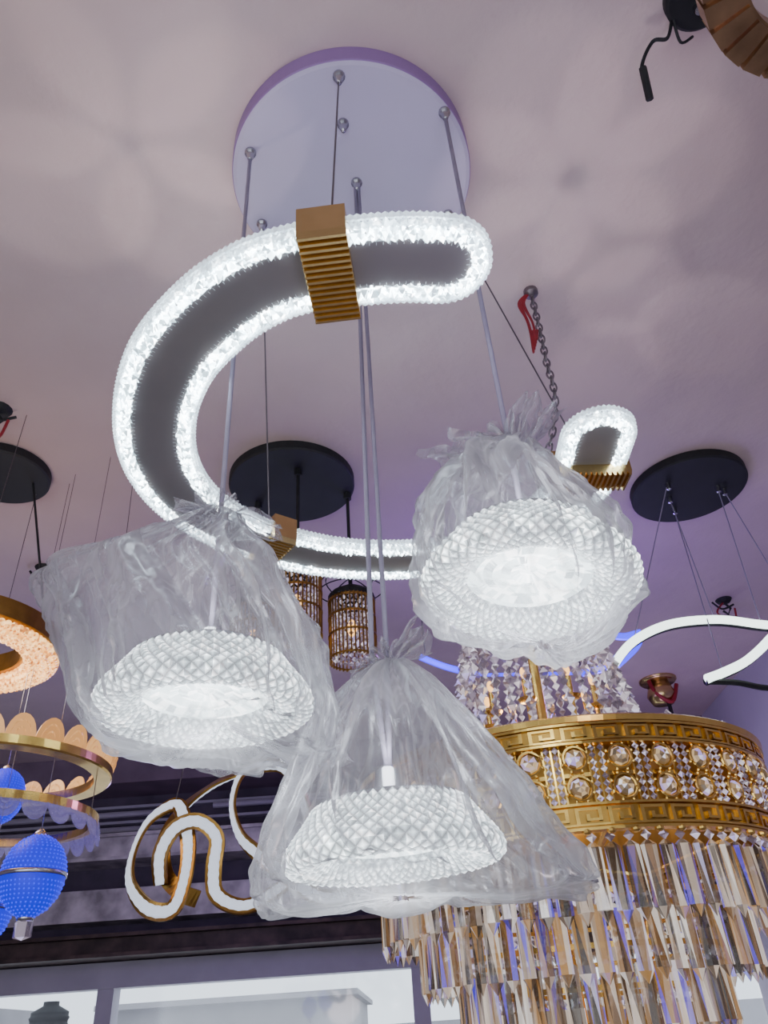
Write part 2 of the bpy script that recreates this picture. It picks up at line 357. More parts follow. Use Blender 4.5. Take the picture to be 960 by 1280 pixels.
b.tube([(att['M'][0]-.003,att['M'][1],zc),(tm.x-.012,tm.y,1.96),tuple(tm)],.0040,8); b.tube([(att['M'][0]+.004,att['M'][1],zc),(tm.x+.010,tm.y,1.96),tuple(tm+Vector((.004,0,0)))],.0038,8)
b.tube([(att['R'][0],att['R'][1],zc),tuple(tr_)],.0042,8); b.obj('pendant_cords',M_cord,main,True)

# plastic bags --------------------------------------------
def ridge(q): 
    v=1-abs(noise.noise(q))*2.4
    return max(0,v)**2
def bag(rows,seed,nth=220,sub=11,neckamp=.5,supk=2.2,mod=None,inset=.016):
    R_=smoothcurve([Vector((r[0],(r[1]+r[2])/2,(r[2]-r[1])/2)) for r in rows],sub)
    R2=smoothcurve([Vector((0,(r[3]+r[4])/2,(r[4]-r[3])/2)) for r in rows],sub)
    n_=len(R_); V=[];F_=[]
    ph=[random.uniform(0,TAU) for _ in range(6)]
    for j in range(n_):
        s=j/(n_-1); z=R_[j].x; cx,rx=R_[j].y,R_[j].z; cy,ry=R2[j].y,R2[j].z
        for i in range(nth):
            a=TAU*i/nth; ca,sa=math.cos(a),math.sin(a)
            ang=a+.35*noise.noise(Vector((ca*1.2,sa*1.2,seed*5+s*1.5)))
            pl=(abs(math.sin(ang*5+ph[0]))-.6)*.34+(abs(math.sin(ang*9+ph[1]))-.6)*.22+(abs(math.sin(ang*17+ph[2]))-.6)*.10
            amp=neckamp*max(0,1-s*1.05)+.05
            k=1+pl*amp*1.6
            sup=1.0/((abs(ca)**supk+abs(sa)**supk)**(1/supk))
            x=cx+rx*ca*sup*k; y=cy+ry*sa*sup*k
            q=Vector((x*7,y*7,z*6+seed*7))
            w=ridge(Vector((ca*2.6,sa*2.6,s*1.6+seed*3)))*.017+ridge(Vector((ca*5.5+2,sa*5.5,s*2.4+seed*5)))*.011+ridge(q)*.008+ridge(q*2.2+Vector((3,1,2)))*.0028-inset
            w*=min(1,.25+2.5*s)
            zz=z+noise.noise(Vector((x*7,y*7,seed*3)))*.022*min(1,s*2.2)
            if mod: zz+=mod(x,y,s)
            V.append(Vector((x+ca*w,y+sa*w,zz+ (ridge(q*1.4)*.010-.004 if s>.75 else 0))))
    for j in range(n_-1):
        for i in range(nth): F_.append((j*nth+i,j*nth+(i+1)%nth,(j+1)*nth+(i+1)%nth,(j+1)*nth+i))
    return V,F_
def tuft(V,F_,c,dirs,seed):
    for (dx,dy,dz,w) in dirs:
        n0=len(V); A=Vector(c); D=Vector((dx,dy,dz)); side=D.cross(Vector((0,1,0))).normalized()
        nu,nv=11,18
        for i in range(nu):
            u=i/(nu-1)
            for j in range(nv):
                v=j/(nv-1)-.5
                p_=A+D*u*(1-.25*abs(v)*2*(1+math.sin(seed*3+v*9))*.5)+side*v*w*(.25+u*1.6-.6*u*u)+Vector((0,1,0))*(math.sin(v*19+seed)*.010*(u+.3))
                p_+=Vector((noise.noise(p_*30),noise.noise(p_*30+Vector((5,5,5))),noise.noise(p_*28+Vector((9,1,3)))))*.014*u
                V.append(p_)
        for i in range(nu-1):
            for j in range(nv-1):
                a=n0+i*nv+j; F_.append((a,a+1,a+nv+1,a+nv))
def make_bag(name,rows,seed,knot,dirs,**k):
    V,F_=bag(rows,seed,**k); tuft(V,F_,knot,dirs,seed)
    return mesh(name,V,F_,M_film,main,True)
make_bag('plastic_bag_1',[(2.185,-.268,-.240,.945,.97),(2.165,-.300,-.220,.93,.985),(2.13,-.370,-.205,.91,1.0),(2.088,-.484,-.18,.88,1.03),(2.02,-.466,-.140,.85,1.07),(1.96,-.440,-.108,.83,1.10),(1.905,-.422,-.085,.815,1.12),(1.860,-.405,-.082,.815,1.125),(1.836,-.37,-.09,.83,1.115),(1.830,-.30,-.15,.90,1.04),(1.835,-.25,-.22,.95,.98)],1,(-.255,.955,2.18),[(-.04,-.01,.025,.05),(.03,0,.02,.05),(.10,.0,-.045,.04),(-.07,0,-.0,.04)],mod=lambda x,y,s:-.05*max(0,(x+.17)/.09)*s if s>.5 else 0)
make_bag('plastic_bag_2',[(1.955,-.018,.010,1.03,1.055),(1.935,-.045,.03,1.01,1.07),(1.89,-.080,.065,.97,1.11),(1.83,-.113,.098,.92,1.16),(1.77,-.145,.138,.90,1.18),(1.71,-.170,.175,.895,1.19),(1.675,-.182,.208,.90,1.19),(1.654,-.17,.220,.915,1.185),(1.646,-.10,.12,.97,1.13),(1.65,-.03,.02,1.03,1.07)],2,(-.003,1.04,1.95),[(.055,-.01,.045,.05),(-.035,.0,.02,.045),(.01,.0,.035,.04),(-.06,0,-.02,.04)],mod=lambda x,y,s:-.02*max(0,(x-.1)/.1)*s if s>.5 else 0,inset=.014)
make_bag('plastic_bag_3',[(2.215,.180,.225,.86,.90),(2.195,.135,.235,.845,.915),(2.165,.090,.245,.82,.94),(2.12,.068,.262,.79,.965),(2.06,.050,.290,.765,.985),(2.01,.042,.312,.75,1.0),(1.97,.044,.316,.75,1.0),(1.940,.065,.305,.765,.995),(1.922,.12,.25,.84,.94),(1.928,.17,.20,.88,.90)],3,(.20,.88,2.20),[(.055,-.01,.09,.06),(.03,.0,.06,.06),(-.10,.0,-.005,.09),(-.05,0,.03,.05),(-.12,-.02,-.06,.09)],supk=2.0,mod=lambda x,y,s:-.045*max(0,1-abs(x-.21)/.09)*max(0,s-.4))

# ------------------------------------------------------------------ black canopy pendants
def canopy(name_e,c,r,parent):
    B=MB(); B.lathe((c[0],c[1],0),[(0,H-.035),(r-.006,H-.035),(r,H-.030),(r,H-.001),(0,H-.001)],64); B.obj(name_e,M_black,parent)
amb=grp('amber_cage_pendant',(-.32,2.22,H)); canopy('ceiling_canopy',(-.325,2.22),.225,amb)
b=MB(); bc=MB(); gl=MB(); wb=MB()
for (x,y,ztop) in ((-.29,2.12,2.76),(-.13,2.28,2.74),(-.46,2.30,2.74)):
    b.tube([(x,y,H-.035),(x,y,ztop)],.006,8); b.lathe((x,y,0),[(0,H-.035),(.014,H-.035),(.014,H-.06),(0,H-.06)],12)
    b.lathe((x,y,ztop),[(0,.03),(.03,.03),(.07,.005),(.078,-.005),(.078,-.02),(.0,-.02)],24)
    for k in range(4):
        a=k*PI/4
        P=[(x+math.cos(a)*.11*math.cos(t),y+math.sin(a)*.11*math.cos(t),ztop+.02+.05*math.sin(t)) for t in [TAU*q/28 for q in range(28)]]
        b.tube(P,.0022,5,True)
    for k in range(36):
        a=TAU*k/36; gl.tube([(x+.076*math.cos(a),y+.076*math.sin(a),ztop-.02),(x+.076*math.cos(a),y+.076*math.sin(a),ztop-.24)],.0028,5)
    for z in (-.03,-.09,-.155,-.235): gl.lathe((x,y,ztop+z),[(.075,0),(.080,0),(.080,.006),(.075,.006)],36,True)
    for j in range(12):
        for k in range(20):
            a=TAU*(k+.5*(j%2))/20; bc.octa((x+.066*math.cos(a),y+.066*math.sin(a),ztop-.035-j*.0165),.009,1)
    wb.sphere((x,y,ztop-.12),.016,12,8,sz=2)
b.obj('frame',M_black,amb); gl.obj('gold_ribs',M_golddk,amb); bc.obj('crystal_lattice',M_bead,amb); wb.obj('bulbs',M_warm,amb,True)

hoop=grp('black_hoop_pendant',(-.60,2.35,2.3)); b=MB()
for R1,zz in ((.14,2.30),(.10,2.335)):
    b.tube([(-.58+R1*math.cos(t),2.35+R1*math.sin(t),zz) for t in [TAU*q/40 for q in range(40)]],.004,6,True)
for k in range(6):
    t=TAU*k/6; b.tube([(-.58,2.35,2.36),(-.58+.10*math.cos(t),2.35+.10*math.sin(t),2.335),(-.58+.14*math.cos(t),2.35+.14*math.sin(t),2.30)],.0025,5)
b.tube([(-.58,2.35,2.36),(-.58,2.35,H)],.003,6); b.obj('hoops',M_black,hoop)
b=MB(); b.lathe((-.58,2.35,2.30),[(0,-.005),(.05,-.005),(.055,.0),(.05,.01),(0,.012)],24); b.obj('disc',M_gold,hoop)

ledp=grp('led_curve_pendant',(1.17,2.42,H)); canopy('ceiling_canopy',(1.17,2.42),.215,ledp)
P=[(.66,2.3,2.385),(.70,2.3,2.45),(.78,2.3,2.52),(.91,2.32,2.575),(1.07,2.34,2.59),(1.20,2.36,2.575),(1.25,2.33,2.54),(1.19,2.3,2.48),(1.09,2.27,2.41),(1.0,2.25,2.37),(.94,2.24,2.35)]
pc=resample(smoothcurve(P,12),.012)
b=MB(); b.tube(pc,.014,10); b.obj('led_tube',M_led,ledp,True)
b=MB(); b.tube([p_+Vector((0,.016,-.004)) for p_ in pc],.012,6); b.tube(smoothcurve([(.94,2.25,2.345),(1.03,2.25,2.335),(1.15,2.28,2.32),(1.4,2.35,2.34)],8),.009,6); b.obj('black_channel',M_black,ledp)
b=MB(); st=MB()
for (a,c_) in (((1.07,2.36),(.78,2.31,2.53)),((1.10,2.45),(1.07,2.34,2.60)),((1.14,2.53),(1.0,2.25,2.38)),((1.27,2.40),(1.22,2.35,2.57)),((1.30,2.42),(1.4,2.36,2.35))):
    b.tube([(a[0],a[1],H-.035),c_],.0022,5); st.lathe((a[0],a[1],H-.035),[(0,0),(.011,0),(.009,-.025),(0,-.03)],12)
b.obj('wires',M_cord,ledp); st.obj('grips',M_steel,ledp)
v=grp('violet_led_star',(.76,2.75,2.65)); b=MB()
b.tube(smoothcurve([(.70,2.75,2.60),(.80,2.75,2.62),(.90,2.75,2.70),(.96,2.75,2.745),(.90,2.75,2.735),(.86,2.75,2.74)],6),.014,6); b.tube(smoothcurve([(.96,2.75,2.745),(.93,2.75,2.69),(.84,2.75,2.62)],6),.012,6)
b.tube(smoothcurve([(.10,2.75,2.71),(.20,2.75,2.66),(.32,2.75,2.62)],6),.012,6)
b.tube([(.32,2.75,2.62),(.70,2.75,2.60)],.006,6); b.obj('neon',M_violet,v); b=MB(); b.tube([(.70,2.75,2.60),(.70,2.75,H)],.003,5); b.tube([(.12,2.75,2.70),(.12,2.75,H)],.003,5); b.obj('wire',M_wire,v)

# ------------------------------------------------------------------ gold crystal chandelier
GX,GY=.315,1.65; gc=grp('gold_crystal_chandelier',(GX,GY,1.8)); C=(GX,GY,0)
g=MB(); gd=MB(); z0,z1=1.752,1.912; R0_=.385
def rr(z): return R0_+.012*(z-z0)/(z1-z0)
for za,zb_ in ((z0,z0+.036),(z1-.030,z1)):
    gd.lathe(C,[(rr(za)-.008,za),(rr(za)+.001,za),(rr(zb_)+.001,zb_),(rr(zb_)-.008,zb_)],120,True)
    for ze in (za,zb_): g.lathe(C,[(rr(ze)-.002,ze-.0035),(rr(ze)+.008,ze-.002),(rr(ze)+.008,ze+.002),(rr(ze)-.002,ze+.0035)],120,True)
    nk=48; h=zb_-za; w=TAU/nk
    for k in range(nk):
        a=k*w; r1=rr(za)+.000; r2=r1+.0075
        def S(u0,u1,v0,v1): g.cylbox(C,a+w*u0,a+w*u1,r1,r2,za+h*v0,za+h*v1)
        S(0,.11,.14,.86);S(0,.80,.75,.87);S(.69,.80,.32,.86);S(.32,.80,.32,.43);S(.32,.43,.32,.60);S(0,1,.13,.22)
g.lathe(C,[(rr(z1)-.008,z1),(rr(z1)+.006,z1+.004),(rr(z1)+.010,z1+.012),(rr(z1)+.004,z1+.016),(rr(z1)-.008,z1+.014)],120,True)
for k in range(64):
    a=TAU*k/64; g.sphere((GX+(R0_+.002)*math.cos(a),GY+(R0_+.002)*math.sin(a),z0-.003),.008,8,5,sz=.7)
gem=MB(); bd=MB(); nc=34
zm0=z0+.038; zm1=z1-.032
for k in range(nc):
    a=TAU*k/nc; da=TAU/nc
    for j,(zz,off) in enumerate(((zm0+.023,0),(zm1-.021,.5))):
        aa=a+off*0; r=rr(zz)+.001; cc=Vector((GX+r*math.cos(aa),GY+r*math.sin(aa),zz)); n_=Vector((math.cos(aa),math.sin(aa),0)); t=Vector((-math.sin(aa),math.cos(aa),0)); u=Vector((0,0,1))
        V=[];F_=[]
        for rad,dep in ((.0155,0),(.0135,.005),(.0085,.009)):
            for q in range(8): V.append(cc+t*rad*math.cos(TAU*q/8)+u*rad*math.sin(TAU*q/8)+n_*dep)
        V.append(cc+n_*.011)
        for lv in range(2):
            for q in range(8):
                w_=(q+1)%8; F_.append((lv*8+q,lv*8+w_,lv*8+8+w_)); F_.append((lv*8+q,lv*8+8+w_,lv*8+8+q))
        for q in range(8): F_.append((16+q,16+(q+1)%8,24))
        gem.add(V,F_)
        P=[cc+t*.0185*math.cos(TAU*q/16)+u*.0185*math.sin(TAU*q/16)+n_*.002 for q in range(16)]
        g.tube(P,.0026,5,True)
        for q in range(8):
            an=TAU*(q+.5)/8; g.sphere(cc+t*.0225*math.cos(an)+u*.0225*math.sin(an)+n_*.001,.0028,5,4)
    for du in (.40,.60):
        for q in range(8):
            zz=zm0+.006+q*(zm1-zm0-.012)/7; aa=a+da*du; r=rr(zz)+.002; bd.octa((GX+r*math.cos(aa),GY+r*math.sin(aa),zz),.0058,1)
    for du in (.31,.5,.69): g.cylbox(C,a+da*(du-.02),a+da*(du+.02),R0_-.004,R0_+.004,zm0-.004,zm1+.004)
    g.cylbox(C,a-da*.3,a+da*.3,R0_-.003,R0_+.002,(zm0+zm1)/2-.003,(zm0+zm1)/2+.003)
gd.lathe(C,[(R0_-.012,zm0-.01),(R0_-.010,zm1+.01)],90)
tiers=[(.368,1.752,.112,80),(.300,1.675,.108,64),(.235,1.605,.108,50),(.17,1.55,.105,36),(.105,1.50,.10,22)]
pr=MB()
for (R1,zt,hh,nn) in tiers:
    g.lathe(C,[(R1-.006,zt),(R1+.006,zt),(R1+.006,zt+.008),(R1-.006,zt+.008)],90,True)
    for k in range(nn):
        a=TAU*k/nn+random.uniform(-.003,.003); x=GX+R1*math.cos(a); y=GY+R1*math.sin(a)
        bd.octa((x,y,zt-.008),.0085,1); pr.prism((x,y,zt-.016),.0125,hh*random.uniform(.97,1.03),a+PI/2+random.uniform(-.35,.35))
for k in range(8):
    a=TAU*k/8; g.tube([(GX+.38*math.cos(a),GY+.38*math.sin(a),1.76),(GX+.16*math.cos(a),GY+.16*math.sin(a),1.72),(GX,GY,1.76)],.006,6)
    g.tube([(GX+.16*math.cos(a),GY+.16*math.sin(a),1.72),(GX+.10*math.cos(a),GY+.10*math.sin(a),1.505)],.004,6)
g.tube([(GX,GY,1.6),(GX,GY,2.45)],.011,10)
for z,R1 in ((2.33,.135),(2.36,.10)):
    g.lathe(C,[(R1-.01,z),(R1+.006,z-.004),(R1+.012,z+.012),(R1-.004,z+.016)],60,True)
wb=MB()
for k in range(8):
    a=TAU*(k+.5)/8; f_=lambda r,z:(GX+r*math.cos(a),GY+r*math.sin(a),z)
    g.tube(smoothcurve([f_(.01,2.02),f_(.06,1.98),f_(.11,2.0),f_(.12,2.06)],6),.005,6)
    g.lathe(f_(.12,2.06),[(0,0),(.016,.002),(.020,.008),(.006,.010),(.006,.05),(0,.05)],12)
    wb.sphere(f_(.12,2.125),.007,8,6,sz=1.8)
    g.tube(smoothcurve([f_(.10,2.36),f_(.05,2.42),f_(.01,2.45)],6),.005,6)
for k in range(34):
    a=TAU*k/34
    for q in range(21):
        u=q/20; r=.138+.085*u**1.6+(.012*math.sin(u*PI)); z=2.33-.40*u
        bd.octa((GX+r*math.cos(a),GY+r*math.sin(a),z),.0095 if q%3 else .0125,1.2,Matrix.Rotation(random.uniform(0,1.5),3,'Z'))
for k in range(16):
    a=TAU*k/16
    for q in range(18):
        u=q/17; r=.215+.165*u; z=1.935-.05*math.sin(u*PI)*1.0+.0*u
        bd.octa((GX+r*math.cos(a),GY+r*math.sin(a),z),.008,1.2)
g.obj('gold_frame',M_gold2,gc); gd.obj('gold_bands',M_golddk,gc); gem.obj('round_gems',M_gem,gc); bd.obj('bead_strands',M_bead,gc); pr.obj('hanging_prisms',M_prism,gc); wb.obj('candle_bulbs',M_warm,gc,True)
ch=MB(); A=Vector((.45,1.43,H-.03)); Bv=Vector((GX,GY,2.45))
path=resample(smoothcurve([A,Vector((.449,1.44,2.95)),Vector((.44,1.47,2.75)),Bv],14),.021)
for i in range(len(path)-1):
    c=(path[i]+path[i+1])/2; t=(path[i+1]-path[i]).normalized(); s1=t.cross(Vector((0,1,0) if i%2 else (1,0,0))).normalized()
    P=[c+t*.0155*math.sin(q*TAU/14)+s1*.0080*math.cos(q*TAU/14) for q in range(14)]; ch.tube(P,.0026,5,True)
ch.lathe((.45,1.43,H-.035),[(0,.034),(.02,.034),(.02,.02),(.006,.015),(.006,0),(0,0)],14)
ch.obj('chain',pbr('chain_steel',(.20,.17,.19),.4,.8,nscale=30,namt=.2),gc)
rw=MB()
for k in range(5):
    x=.435-.004*k; rw.tube(smoothcurve([(.45,1.43,H-.005),(x-.01,1.43,H-.05),(x+.004*math.sin(k*2),1.43,H-.13),(x-.002,1.425,H-.20-.012*k),(x+.008,1.43,H-.16)],8),.003,6)
rw.obj('red_wire',M_red,gc)

# ------------------------------------------------------------------ left: amber ring pendant
ar=grp('amber_ring_pendant',(-1.27,2.02,H)); canopy('ceiling_canopy',(-1.30,2.05),.155,ar)
A_=(-1.27,2.02,2.50); b=MB(); c_=MB()
b.lathe(A_,[(.17,.01),(.265,.01),(.275,.02),(.275,.075),(.262,.08),(.17,.07)],80,True); b.obj('gold_body',M_golddk,ar)
for j in range(6):
    for k in range(92-6*j):
        a=TAU*(k+.5*(j%2))/(92-6*j); r=.272-j*.0165; c_.sphere((A_[0]+r*math.cos(a),A_[1]+r*math.sin(a),A_[2]+.004-(.016 if 0<j<5 else .004)),.0105,6,5,sz=1.2)
c_.obj('crystal_pebbles',M_amber,ar)
b=MB()
for k in range(3):
    a=TAU*k/3+.4; b.tube([(-1.30+.1*math.cos(a),2.05+.1*math.sin(a),H-.035),(A_[0]+.23*math.cos(a),A_[1]+.23*math.sin(a),A_[2]+.08)],.004,6)
b.obj('rods',M_black,ar)
sp=grp('scalloped_ring_pendant',(-1.06,2.0,2.1)); S_=(-1.06,2.0)
def petals(z,R1,n_,w,hgt,thick,flare):
    B=MB()
    for k in range(n_):
        a=TAU*k/n_; n0=Vector((math.cos(a),math.sin(a),0)); t=Vector((-math.sin(a),math.cos(a),0)); cc=Vector((S_[0],S_[1],z))+n0*R1
        fr=[];
        for q in range(11):
            th=PI*q/10; fr.append(cc+t*w*math.cos(th)+Vector((0,0,1))*hgt*math.sin(th)+n0*flare*math.sin(th))
        bk=[p_-n0*thick for p_ in fr]; V=fr+bk; F_=[tuple(range(11)),tuple(range(21,10,-1))]
        for q in range(10): F_.append((q,11+q,12+q,q+1))
        for rr_ in (.35,.65):
            for sg in (1,-1):
                i0=len(V); off=n0*.003 if sg>0 else -n0*(thick+.003)
                for q in range(11):
                    th=PI*q/10; c0=cc+t*w*rr_*math.cos(th)+Vector((0,0,1))*hgt*rr_*math.sin(th)+n0*flare*rr_*math.sin(th)
                    V+= [c0+off,c0+off+Vector((0,0,.005))]
                for q in range(10): F_.append((i0+2*q,i0+2*q+2,i0+2*q+3,i0+2*q+1))
        for q in range(1,10,2): # fan ribs
            th=PI*q/10; i0=len(V)
            for u_ in (.2,.95):
                c0=cc+t*w*u_*math.cos(th)+Vector((0,0,1))*hgt*u_*math.sin(th)+n0*flare*u_*math.sin(th)
                V+=[c0-n0*(thick+.004)-t*.001,c0-n0*(thick+.004)+t*.001]
            F_.append((i0,i0+1,i0+3,i0+2))
        B.add(V,F_)
    return B
petals(2.145,.285,26,.035,.055,.004,.015).obj('upper_petals',M_petal,sp)
petals(2.012,.27,26,.033,-.045,.004,.012).obj('lower_petals',M_clearpetal,sp)
b=MB(); b.lathe((S_[0],S_[1],2.125),[(.245,0),(.286,0),(.29,.004),(.29,.024),(.245,.024)],90,True); b.lathe((S_[0],S_[1],2.01),[(.25,0),(.272,0),(.272,.02),(.25,.02)],90,True)
b.obj('gold_bands',M_gold2,sp)
b=MB()
for k in range(3):
    a=TAU*k/3+.3; b.tube([(S_[0]+.25*math.cos(a),S_[1]+.25*math.sin(a),2.02),(S_[0]+.25*math.cos(a),S_[1]+.25*math.sin(a),2.13),(S_[0]+.22*math.cos(a),S_[1]+.22*math.sin(a),H)],.0012,5)
b.obj('wires',M_wire,sp)
def egg(x,y,z,r):
    e=grp('blue_egg_lamp',(x,y,z)); B=MB(); prf=[(.001,-1.25*r),(.25*r,-1.18*r),(.6*r,-.95*r),(.85*r,-.6*r),(.98*r,-.2*r),(1.0*r,.1*r),(.94*r,.45*r),(.78*r,.8*r),(.55*r,1.05*r),(.25*r,1.22*r),(.001,1.27*r)]
    B.lathe((x,y,z),prf,48); B.obj('glass_egg',M_blue,e,True)
    B=MB(); pf=resample([Vector((a_,0,b_)) for a_,b_ in prf],r*.13)
    for j,p_ in enumerate(pf):
        nn=max(3,int(TAU*p_.x/(r*.14)))
        if abs(p_.z)<.12*r: continue
        for k in range(nn):
            a=TAU*(k+.5*(j%2))/nn; B.octa((x+p_.x*math.cos(a),y+p_.x*math.sin(a),z+p_.z),r*.036,1)
    B.obj('blue_beads',M_blueb,e)
    B=MB(); B.lathe((x,y,z),[(1.0*r,-.06*r),(1.04*r,-.05*r),(1.04*r,.07*r),(1.0*r,.1*r)],40,True)
    B.tube([(x,y,z+1.25*r),(x,y,H)],.0012,5); B.lathe((x,y,z+1.2*r),[(.22*r,0),(.22*r,.1*r),(.05*r,.25*r),(0,.25*r)],16); B.lathe((x,y,z-1.2*r),[(.25*r,0),(.25*r,-.08*r),(0,-.1*r)],16); B.obj('silver_band',M_steel,e,True)
    B=MB(); B.prism((x,y,z-1.28*r),.3*r,.55*r,0); B.obj('crystal_drop',M_bead,e)
egg(-.92,2.02,1.885,.076); egg(-1.07,2.1,1.83,.072); egg(-1.11,2.15,2.12,.06)

# ------------------------------------------------------------------ twisted LED ribbon
tw=grp('twisted_led_ribbon_pendant',(-.6,2.6,2.1)); VG=[];FG=[];VL=[];FL=[]
def ribbon(P,closed,face,tw0=0,twr=.0):
    """face=+1 LED towards the shop front, -1 away; the band slowly twists along its length"""
    pc=resample(smoothcurve(P,10,closed),.012,closed); N=len(pc); g0=len(VG); l0=len(VL)
    for i,p_ in enumerate(pc):
        t=(pc[(i+1)%N]-pc[i-1]).normalized() if closed else tang(pc,i)
        n1=Vector((0,-1,0)); n1=(n1-t*n1.dot(t)).normalized(); n2_=t.cross(n1).normalized()
        an=tw0+twr*math.sin(i/N*TAU)+.25*math.sin(i*.11)
        u=(n1*math.cos(an)+n2_*math.sin(an))*face; w=t.cross(u).normalized()
        for (a,c0) in ((-.025,-.004),(.025,-.004),(.025,.004),(-.025,.004)): VG.append(p_+w*a+u*c0)
        sc=1.0 if i%2 else .90
        for (a,c0) in ((-.017*sc,.0045),(.017*sc,.0045),(.012*sc,.012*sc),(-.012*sc,.012*sc)): VL.append(p_+w*a+u*c0)
    for i in range(N if closed else N-1):
        j=(i+1)%N
        for q in range(4):
            w=(q+1)%4
            FG.append((g0+i*4+q,g0+i*4+w,g0+j*4+w,g0+j*4+q)); FL.append((l0+i*4+q,l0+i*4+w,l0+j*4+w,l0+j*4+q))
ribbon([(-.76,2.62,2.19),(-.83,2.60,2.14),(-.86,2.57,2.04),(-.85,2.54,1.945),(-.785,2.52,1.87),(-.71,2.52,1.862),(-.685,2.54,1.945),(-.69,2.57,2.05),(-.725,2.60,2.15)],True,1,.3,.5)
ribbon([(-.50,2.66,2.31),(-.57,2.66,2.29),(-.66,2.66,2.25),(-.75,2.66,2.18),(-.79,2.64,2.08),(-.77,2.62,1.98),(-.71,2.60,1.92),(-.66,2.62,1.90)],False,-1,.5,.3)
ribbon([(-.775,2.60,1.945),(-.78,2.58,2.03),(-.735,2.56,2.10),(-.66,2.55,2.115),(-.60,2.56,2.065),(-.605,2.57,1.98),(-.59,2.56,1.90),(-.51,2.56,1.862),(-.43,2.58,1.89),(-.355,2.62,1.96),(-.32,2.66,2.10),(-.36,2.68,2.24),(-.42,2.68,2.31),(-.50,2.66,2.31)],False,1,-.4,.5)
ribbon([(-.50,2.66,2.31),(-.55,2.64,2.27),(-.565,2.62,2.175),(-.535,2.60,2.08),(-.48,2.58,2.02),(-.36,2.58,1.93),(-.28,2.6,1.88),(-.20,2.62,1.88)],False,1,.7,.2)
mesh('gold_ribbon',VG,FG,M_golddk,tw); mesh('led_face',VL,FL,M_led2,tw)
b=MB()
for p_ in ((-.50,2.66,2.31),(-.76,2.62,2.19)): b.tube([p_,(-.6,2.6,H)],.0018,5)
b.lathe((-.6,2.6,H),[(0,-.03),(.05,-.03),(.05,0)],24); b.obj('wires',M_wire,tw)

# ------------------------------------------------------------------ top-right things
tk=grp('black_ceiling_canopy',(.70,.72,H)); b=MB(); b.lathe((.70,.70,0),[(0,H-.03),(.062,H-.03),(.068,H-.024),(.068,H-.001),(0,H-.001)],40); b.obj('disc',M_black,tk)
b=MB(); b.lathe((.70,.72,H-.03),[(0,0),(.012,0),(.010,-.012),(0,-.014)],12); b.obj('screw',M_steel,tk)
b=MB(); b.tube(smoothcurve([(.655,.74,H-.02),(.640,.76,H-.06),(.615,.77,H-.05),(.59,.80,H-.09),(.60,.83,H-.13)],8),.0045,6,flat=.5); b.tube([(.592,.80,H-.09),(.60,.835,H-.15)],.008,6); b.tube(smoothcurve([(.655,.74,H-.03),(.67,.77,H-.06),(.70,.77,H-.04)],6),.003,6); b.obj('loose_wire',M_black,tk)
gr=grp('ribbed_gold_ring_pendant',(.80,.50,2.9)); b=MB(); G_=(.80,.50,2.9)
n_=30
for k in range(n_):
    a=TAU*k/n_; b.cylbox(G_,a,a+TAU/n_*.80,.165,.232,G_[2]-.012,G_[2]+.045)
b.lathe(G_,[(.16,-.002),(.225,-.002),(.225,.04),(.16,.04)],80,True)
b.obj('ribbed_ring',pbr('bronze_gold',(.40,.26,.13),.35,.9,nscale=14,namt=.3),gr)
b=MB()
for k in range(3):
    a=TAU*k/3+.1; b.tube([(G_[0]+.2*math.cos(a),G_[1]+.2*math.sin(a),2.93),(G_[0]+.1*math.cos(a),G_[1]+.1*math.sin(a),H)],.003,5)
b.obj('wires',M_wire,gr)

def hook(x,y,red=False):
    e=grp('ceiling_hook',(x,y,H)); B=MB(); B.lathe((x,y,H),[(0,-.02),(.03,-.015),(.04,0)],16); B.tube([(x,y,H-.02),(x+.02,y,H-.05),(x,y,H-.08),(x-.02,y,H-.06)],.006,6)
    B.tube(smoothcurve([(x-.06,y,H-.01),(x-.02,y,H-.05),(x+.05,y+.02,H-.02)],6),.005,5); B.obj('hook',M_black,e)
    if red:
        B=MB(); B.tube(smoothcurve([(x,y,H-.01),(x-.05,y,H-.07),(x+.02,y,H-.12),(x+.04,y,H-.05)],8),.005,5); B.obj('wire',M_red,e)
hook(-1.42,2.70); hook(1.64,3.43,True); hook(.38,2.14,True); hook(-1.18,1.75,True)
e=grp('small_ceiling_spot',(1.57,4.44,H)); B=MB(); B.lathe((1.57,4.44,H),[(0,-.02),(.10,-.02),(.11,-.01),(.11,0)],28); B.lathe((1.57,4.44,H-.12),[(0,-.03),(.06,-.03),(.085,.02),(.06,.10),(.0,.10)],24); B.obj('body',M_gold,e,True)
B=MB(); B.tube(smoothcurve([(1.5,4.40,H),(1.52,4.38,H-.1),(1.6,4.38,H-.16),(1.66,4.4,H-.05)],6),.012,6); B.obj('wire',M_red,e)
B=MB(); B.tube([(1.6,4.44,H-.12),(1.6,4.44,2.75)],.012,6); B.obj('stem',M_black,e)
e=grp('track_spotlight',(1.95,3.4,2.65)); B=MB(); B.box((1.98,3.2,2.70),(2.049,3.9,2.73))
for y_ in (3.35,3.7):
    B.tube([(2.0,y_,2.70),(1.96,y_,2.66)],.008,6); B.tube([(1.98,y_,2.68),(1.88,y_-.06,2.60)],.035,14)
B.obj('spots',M_black,e)

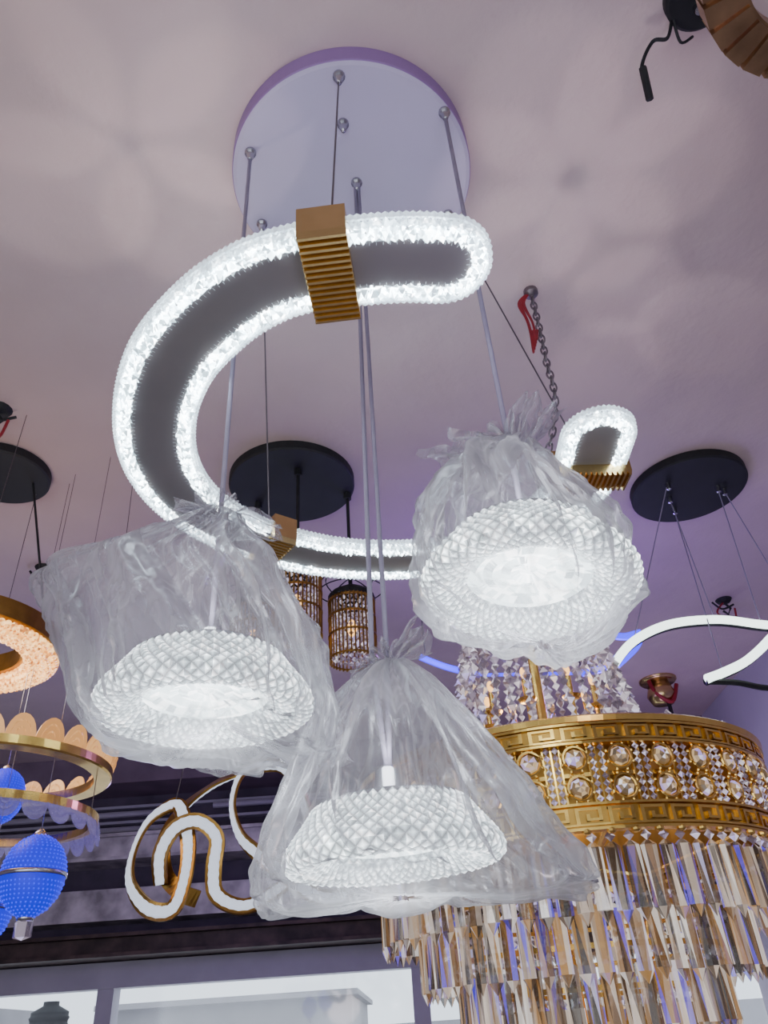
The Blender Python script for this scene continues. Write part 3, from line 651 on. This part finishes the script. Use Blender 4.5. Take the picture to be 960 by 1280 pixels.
# ------------------------------------------------------------------ lights
def light(name,kind,loc,en,c,rot=None,**k):
    L=bpy.data.lights.new(name,kind); L.energy=en; L.color=c
    for a,v_ in k.items(): setattr(L,a,v_)
    o=bpy.data.objects.new(name,L); o.location=loc
    if rot: o.rotation_euler=rot
    col.objects.link(o); return o
for nm,(x,y,z) in (('a',BL),('b',BM),('c',BR)):
    light('pendant_lamp_'+nm,'POINT',(x,y,z-.015),.8,(.9,.95,1),shadow_soft_size=.04)
    light('pendant_lamp_top_'+nm,'POINT',(x,y-.02,z+.13),.40,(.9,.95,1),shadow_soft_size=.03)
light('violet_lamp','POINT',(.85,2.9,2.55),9,(.35,.15,1),shadow_soft_size=.1)
light('violet_lamp','POINT',(.14,2.6,2.65),4,(.3,.12,1),shadow_soft_size=.06)
light('violet_lamp','POINT',(-1.2,3.6,2.2),12,(.40,.28,1),shadow_soft_size=.15)
light('violet_lamp','POINT',(1.5,4.2,2.3),9,(.6,.45,1),shadow_soft_size=.15)
light('amber_lamp','POINT',(-1.27,2.02,2.42),7,(1,.78,.62),shadow_soft_size=.15)
light('warm_lamp','POINT',(GX,GY,2.05),2.5,(1,.65,.3),shadow_soft_size=.06)
light('pink_ceiling_fill','POINT',(-.9,.2,1.9),7,(1,.78,.74),shadow_soft_size=.2)  # added fill to brighten the ceiling, no fixture here
light('warm_ceiling_fill','POINT',(.6,.1,1.3),7,(1,.84,.84),shadow_soft_size=.12)  # second added ceiling fill, not a real shop fitting
light('purple_spot','SPOT',(.3,.3,1.6),9,(.6,.35,1),rot=(math.radians(180-18),0,0),spot_size=1.2,spot_blend=1,shadow_soft_size=.1)
def upspots(src,tgt,rad,n_,en,c,size):
    for k in range(n_):
        a=TAU*k/n_; T_=Vector((tgt[0]+rad*math.cos(a),tgt[1]+rad*math.sin(a),H)); d=T_-Vector(src)
        q=d.to_track_quat('-Z','Y').to_euler(); light('ceiling_pattern_spot','SPOT',src,en,c,rot=q,spot_size=size,spot_blend=.4,shadow_soft_size=.015)  # spots added without a fixture to throw petal patterns on the ceiling
upspots((.47,1.15,2.50),(.52,1.09),.20,6,3.2,(1,.84,.88),math.radians(30))
upspots((-.46,1.05,2.50),(-.52,.92),.22,5,3.4,(1,.85,.82),math.radians(34))
upspots((.50,1.3,2.50),(.80,1.6),.16,3,3.0,(1,.85,.95),math.radians(26))

w=bpy.data.worlds.new('daylight'); bpy.context.scene.world=w; w.use_nodes=True; n=w.node_tree.nodes; l=w.node_tree.links
bg=n['Background']; bg.inputs[0].default_value=(.84,.91,1,1); bg.inputs[1].default_value=2.2
# ------------------------------------------------------------------ camera
p=math.radians(34.6); r=math.radians(4.0)
F=Vector((0,math.cos(p),math.sin(p))); R0=Vector((1,0,0)); U0=Vector((0,-math.sin(p),math.cos(p)))
R=math.cos(r)*R0-math.sin(r)*U0; U=math.sin(r)*R0+math.cos(r)*U0
cam=bpy.data.cameras.new('camera'); cam.sensor_fit='VERTICAL'; cam.sensor_height=24; cam.lens=18; cam.clip_start=.02
co=bpy.data.objects.new('camera',cam); col.objects.link(co)
M=Matrix(((R.x,U.x,-F.x,0),(R.y,U.y,-F.y,0),(R.z,U.z,-F.z,1.5),(0,0,0,1))); co.matrix_world=M
bpy.context.scene.camera=co
